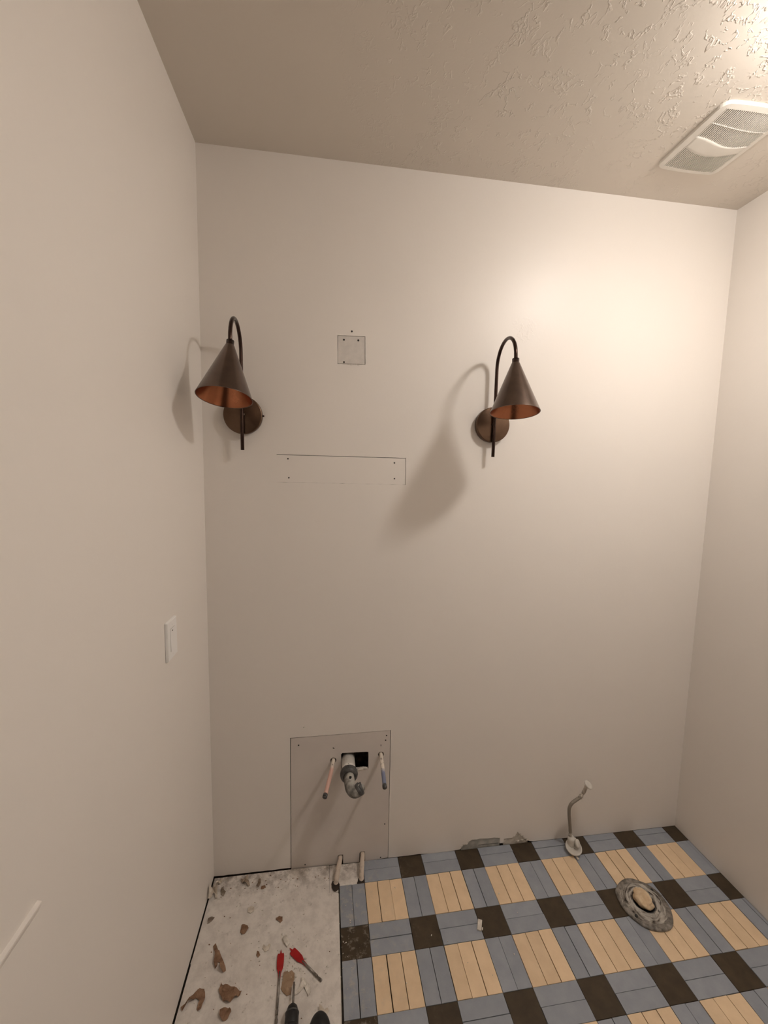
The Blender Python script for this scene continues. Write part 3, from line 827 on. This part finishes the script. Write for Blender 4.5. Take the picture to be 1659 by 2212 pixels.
scrap('paper_scrap', 'folded brown paper scrap touching the left wall, at the bottom edge of view', 'paper scrap',
      [(.012, -.404), (.038, -.374), (.055, -.362), (.068, -.363), (.076, -.378), (.080, -.398), (.068, -.418), (.062, -.414), (.062, -.392), (.050, -.385), (.030, -.398), (.018, -.412)], kraft, .020, seed=3)
scrap('paper_scrap', 'largest brown paper scrap, pointed at one end, lying right of the folded one', 'paper scrap',
      [(.118, -.356), (.126, -.364), (.150, -.368), (.170, -.376), (.188, -.386), (.186, -.396), (.170, -.402), (.152, -.410), (.136, -.403), (.124, -.390), (.116, -.376)], kraft, .020, seed=4)
scrap('paper_scrap', 'small round brown paper scrap with a plaster crumb, below the largest one', 'paper scrap',
      [(.132, -.424), (.146, -.420), (.160, -.422), (.168, -.434), (.160, -.447), (.146, -.450), (.134, -.440)], kraft, .014, seed=5)
scrap('paper_scrap', 'flat triangular brown chip in the upper middle of the white board', 'paper scrap',
      [(.147, -.190), (.152, -.189), (.170, -.199), (.174, -.206), (.166, -.219), (.155, -.223), (.147, -.214), (.148, -.200)], kraft, .006, seed=6)
scrap('paper_scrap', 'small brown chip on the white board, above the spade bits', 'paper scrap',
      [(.268, -.182), (.280, -.179), (.292, -.183), (.293, -.194), (.286, -.203), (.278, -.194), (.268, -.189)], kraft, .006, seed=7)
scrap('paper_scrap', 'tan cardboard scrap lying beside the shank of the left spade bit', 'paper scrap',
      [(.314, -.352), (.322, -.345), (.331, -.354), (.340, -.350), (.350, -.358), (.350, -.374), (.343, -.393), (.342, -.412), (.330, -.414), (.318, -.404), (.310, -.392), (.312, -.370)], flecked('tan_cardboard', srgb(150, 122, 96), srgb(168, 142, 116), .85, 40, .3), .005, seed=8)
scrap('paper_scrap', 'small pointed brown chip above the head of the left spade bit', 'paper scrap',
      [(.218, -.279), (.224, -.282), (.229, -.292), (.223, -.299), (.216, -.292)], kraft, .004, seed=9)
scrap('paper_scrap', 'small grey paper chip near the left wall gap', 'paper scrap',
      [(.022, -.158), (.034, -.150), (.044, -.154), (.036, -.166), (.024, -.174)], flecked('grey_chip', srgb(110, 95, 82), srgb(150, 135, 120), .85, 40, .3), .008, seed=10)
scrap('paper_scrap', 'pale crumpled paper strip standing in the left corner', 'paper scrap',
      [(.008, -.052), (.020, -.030), (.034, -.018), (.040, -.020), (.030, -.040), (.030, -.064), (.036, -.088), (.030, -.092), (.022, -.070), (.016, -.092), (.008, -.108), (.006, -.080)], paper_pale, .045, seed=11)
scrap('paper_scrap', 'small crumpled grey-brown paper beside the corner strip', 'paper scrap',
      [(.042, -.048), (.050, -.046), (.052, -.060), (.064, -.076), (.056, -.080), (.046, -.074), (.042, -.062)], flecked('dust_paper', srgb(120, 106, 90), srgb(170, 156, 140), .85, 40, .3), .020, seed=12)
scrap('paper_scrap', 'pale folded drywall chip by the back wall, first from the corner', 'paper scrap',
      [(.112, -.032), (.128, -.018), (.136, -.014), (.140, -.028), (.150, -.050), (.146, -.058), (.132, -.046), (.118, -.038)], flecked('folded_chip', srgb(125, 105, 86), srgb(190, 174, 155), .85, 70, .3), .020, seed=13)
scrap('paper_scrap', 'upright sliver of brown grey paper by the back wall, second from the corner', 'paper scrap',
      [(.180, -.030), (.188, -.028), (.190, -.048), (.186, -.066), (.178, -.064), (.180, -.048)], flecked('sliver_paper', srgb(110, 90, 74), srgb(150, 132, 114), .85, 70, .3), .018, seed=14)
scrap('paper_scrap', 'tiny dark chip right of the upright sliver by the back wall', 'paper scrap',
      [(.196, -.062), (.210, -.058), (.214, -.066), (.204, -.072), (.196, -.070)], kraft, .006, seed=15)
scrap('plaster_chip', 'round white paint flake on the board, nearest the back wall', 'plaster chip',
      [(.160, -.136), (.172, -.130), (.182, -.138), (.182, -.150), (.172, -.156), (.160, -.150)], paper_pale, .004, .002, curl=.08, seed=16)
scrap('plaster_chip', 'curled white flake shaped like a hook, left of the spade bits', 'plaster chip',
      [(.236, -.262), (.242, -.270), (.250, -.272), (.256, -.262), (.260, -.266), (.256, -.282), (.244, -.286), (.234, -.274)], paper_pale, .006, .002, seed=17)
scrap('plaster_chip', 'bright white plaster lump between the heads of the two spade bits', 'plaster chip',
      [(.300, -.254), (.308, -.248), (.320, -.262), (.326, -.272), (.318, -.280), (.306, -.270)], plaster_bit, .010, .006, seed=18)
scrap('plaster_chip', 'bent white paper curl on the board, above the drill', 'plaster chip',
      [(.372, -.372), (.384, -.376), (.392, -.386), (.402, -.400), (.404, -.416), (.398, -.424), (.392, -.410), (.382, -.398), (.370, -.410), (.356, -.416), (.352, -.410), (.368, -.396), (.374, -.386)], plaster_bit, .012, .002, seed=19)
scrap('plaster_chip', 'twisted pale curl of paper at the right edge of the board', 'plaster chip',
      [(.432, -.452), (.440, -.455), (.448, -.462), (.458, -.458), (.462, -.464), (.452, -.474), (.440, -.468), (.432, -.462)], paper_pale, .010, .002, seed=20)
sp = empty('tile_spacer', (1.0095, -.2974, .0008), 'small white plastic spacer lying on a dark tile', 'spacer', rot=(0, 0, math.radians(64)))
bm = bmesh.new(); v, _ = box(bm, (-.0165, -.0075, 0), (.0165, .0075, .0095)); v[4].co.z -= .005; v[7].co.z -= .005; bevel(bm, .0008, 1); link_mesh('wedge', bm, plaster_bit, sp)
bm = bmesh.new(); box(bm, (-.012, -.0125, 0), (-.003, -.0085, .0035)); link_mesh('broken_tip', bm, plaster_bit, sp)

for k, (x, y) in enumerate(((.4885, -.086), (.5915, -.080))):
    pts = [(x + .017*math.cos(a)*random.uniform(.8, 1.2), y - .004 + .022*math.sin(a)*random.uniform(.75, 1.2)) for a in [2*PI*q/11 for q in range(11)]]
    scrap('gouge', '', None, pts, dark_wood, .0006, .0008, (.0012 if k == 0 else -.0018), seed=40 + k, parent=floor)
# fine crumbs: nobody could count them
bm = bmesh.new(); rc_ = random.Random(5)
for i in range(230):
    q = rc_.random()
    if q < .35: x, y, z = rc_.gauss(.33, .045), rc_.gauss(-.32, .07), BZ
    elif q < .6: x, y, z = rc_.uniform(.02, .46), rc_.uniform(-.11, -.016), BZ
    elif q < .8: x, y, z = rc_.uniform(.02, .49), rc_.uniform(-.5, -.1), BZ
    elif q < .93: x, y, z = rc_.gauss(.53, .03), rc_.uniform(-.40, -.14), .0006
    else: x, y, z = rc_.uniform(.5, 1.2), rc_.uniform(-.5, -.06), .0006
    if x < .012 or (q < .8 and x > .49): continue
    r = rc_.uniform(.0007, .0027) * (1.5 if q < .12 else 1)
    vs = bmesh.ops.create_icosphere(bm, subdivisions=1, radius=r)['verts']
    sx_, sy_, aa = rc_.uniform(.6, 1.9), rc_.uniform(.5, 1), rc_.uniform(0, PI)
    for v in vs:
        xx, yy = v.co.x*sx_, v.co.y*sy_
        v.co = Vector((x + xx*math.cos(aa) - yy*math.sin(aa), y + xx*math.sin(aa) + yy*math.cos(aa), z + max(0, v.co.z*.7 + r*.45)))
for f in bm.faces: f.material_index = 0
for i in range(60):
    x, y = rc_.uniform(.01, .47), rc_.choice((rc_.uniform(-.09, -.014), rc_.uniform(-.5, -.05)))
    r = rc_.uniform(.0008, .0022); n0 = len(bm.faces); vs = bmesh.ops.create_icosphere(bm, subdivisions=1, radius=r)['verts']
    for v in vs:
        v.co = Vector((x + v.co.x*1.6, y + v.co.y, BZ + max(0, v.co.z*.5 + r*.3)))
        for f in v.link_faces: f.material_index = 1
tag(link_mesh('plaster_crumbs', bm, [plaster_bit, kraft], None, kind='stuff'), 'white plaster crumbs and brown dirt specks scattered on the floor', 'crumbs')

# spade drill bits
def spade_bit(loc, ang, label, L=.152, hexr=.0034):
    t = empty('spade_bit', loc, label, 'drill bit', None, (0, 0, ang))
    bm = bmesh.new()
    # flat red head, +y is the tip
    ol = [(-.0105, .0), (-.0115, .016), (-.0112, .034), (-.0095, .040), (-.0030, .0395), (0, .0525), (.0030, .0395), (.0095, .040), (.0112, .034), (.0115, .016), (.0105, .0), (.0045, -.014), (.0036, -.030), (-.0036, -.030), (-.0045, -.014)]
    top = [bm.verts.new((x, y, .0052)) for x, y in ol]; bot = [bm.verts.new((x, y, .0022)) for x, y in ol]
    bm.faces.new(top); bm.faces.new(bot[::-1])
    for k in range(len(ol)): bm.faces.new((top[k], bot[k], bot[(k+1) % len(ol)], top[(k+1) % len(ol)]))
    link_mesh('spade_head', bm, red_paint, t)
    bm = bmesh.new(); sweep(bm, [(0, -.010, .0037), (0, -.028, .0037), (0, -L + .052, .0037)], [.0030, .0036, .0036], 10)
    link_mesh('shank', bm, steel, t, True)
    bm = bmesh.new(); sweep(bm, [(0, -L + .054, .0037), (0, -L + .052, .0037), (0, -L + .040, .0037), (0, -L + .039, .0037), (0, -L + .032, .0037), (0, -L + .031, .0037), (0, -L + .022, .0037), (0, -L + .020, .0037)],
          [.0036, .0044, .0044, .003, .003, .0044, .0044, .0034], 6)
    link_mesh('hex_end', bm, steel, t)
    return t
spade_bit((.3005, -.339, BZ), math.radians(2), 'red spade drill bit lying straight, left of the tan scrap', L=.158)
spade_bit((.3650, -.322, BZ), math.radians(47), 'red spade drill bit lying slanted, to the right of the tan scrap', L=.120)

# cordless drill lying on the board, mostly below the frame
dr = empty('cordless_drill', (.352, -.455, BZ), 'black cordless drill with a bit, lying on the board at the bottom edge of view', 'drill')
ym = Matrix.Rotation(PI/2, 4, 'X')         # local z -> -y
m_ = Matrix.Translation((0, 0, .024)) @ ym
bm = bmesh.new(); lathe(bm, [(0, -.002), (.009, -.002), (.0145, .003), (.0185, .014), (.0200, .020), (.0205, .045), (.0195, .050), (0, .050)], 28, m_)
link_mesh('chuck', bm, black_plastic, dr, True)
bm = bmesh.new(); lathe(bm, [(0, .048), (.022, .048), (.024, .054), (.025, .090), (.023, .130), (.016, .150), (0, .152)], 28, m_); link_mesh('motor_housing', bm, black_plastic, dr, True)
bm = bmesh.new(); sweep(bm, [(.014, -.105, .024), (.035, -.110, .022), (.062, -.112, .022)], [.018, .017, .018], 18); link_mesh('handle', bm, black_plastic, dr, True)
bm = bmesh.new()
lathe(bm, [(0, .001), (.034, .001), (.038, .006), (.038, .040), (.032, .050), (.014, .056), (0, .057)], 36, Matrix.Translation((.083, -.082, 0)) @ Matrix.Diagonal((.86, 1.35, 1, 1)))
link_mesh('battery_pack', bm, black_plastic, dr, True)
bm = bmesh.new(); sweep(bm, [(.001, .004, .024), (.000, .032, .022), (-.0005, .060, .020)], [.0034, .0034, .0030], 10); link_mesh('drill_bit', bm, steel, dr, True)
bm = bmesh.new(); lathe(bm, [(.0192, .015), (.0208, .017), (.0208, .019), (.0192, .021)], 28, m_, True); link_mesh('chuck_ring', bm, nut_black, dr, True)
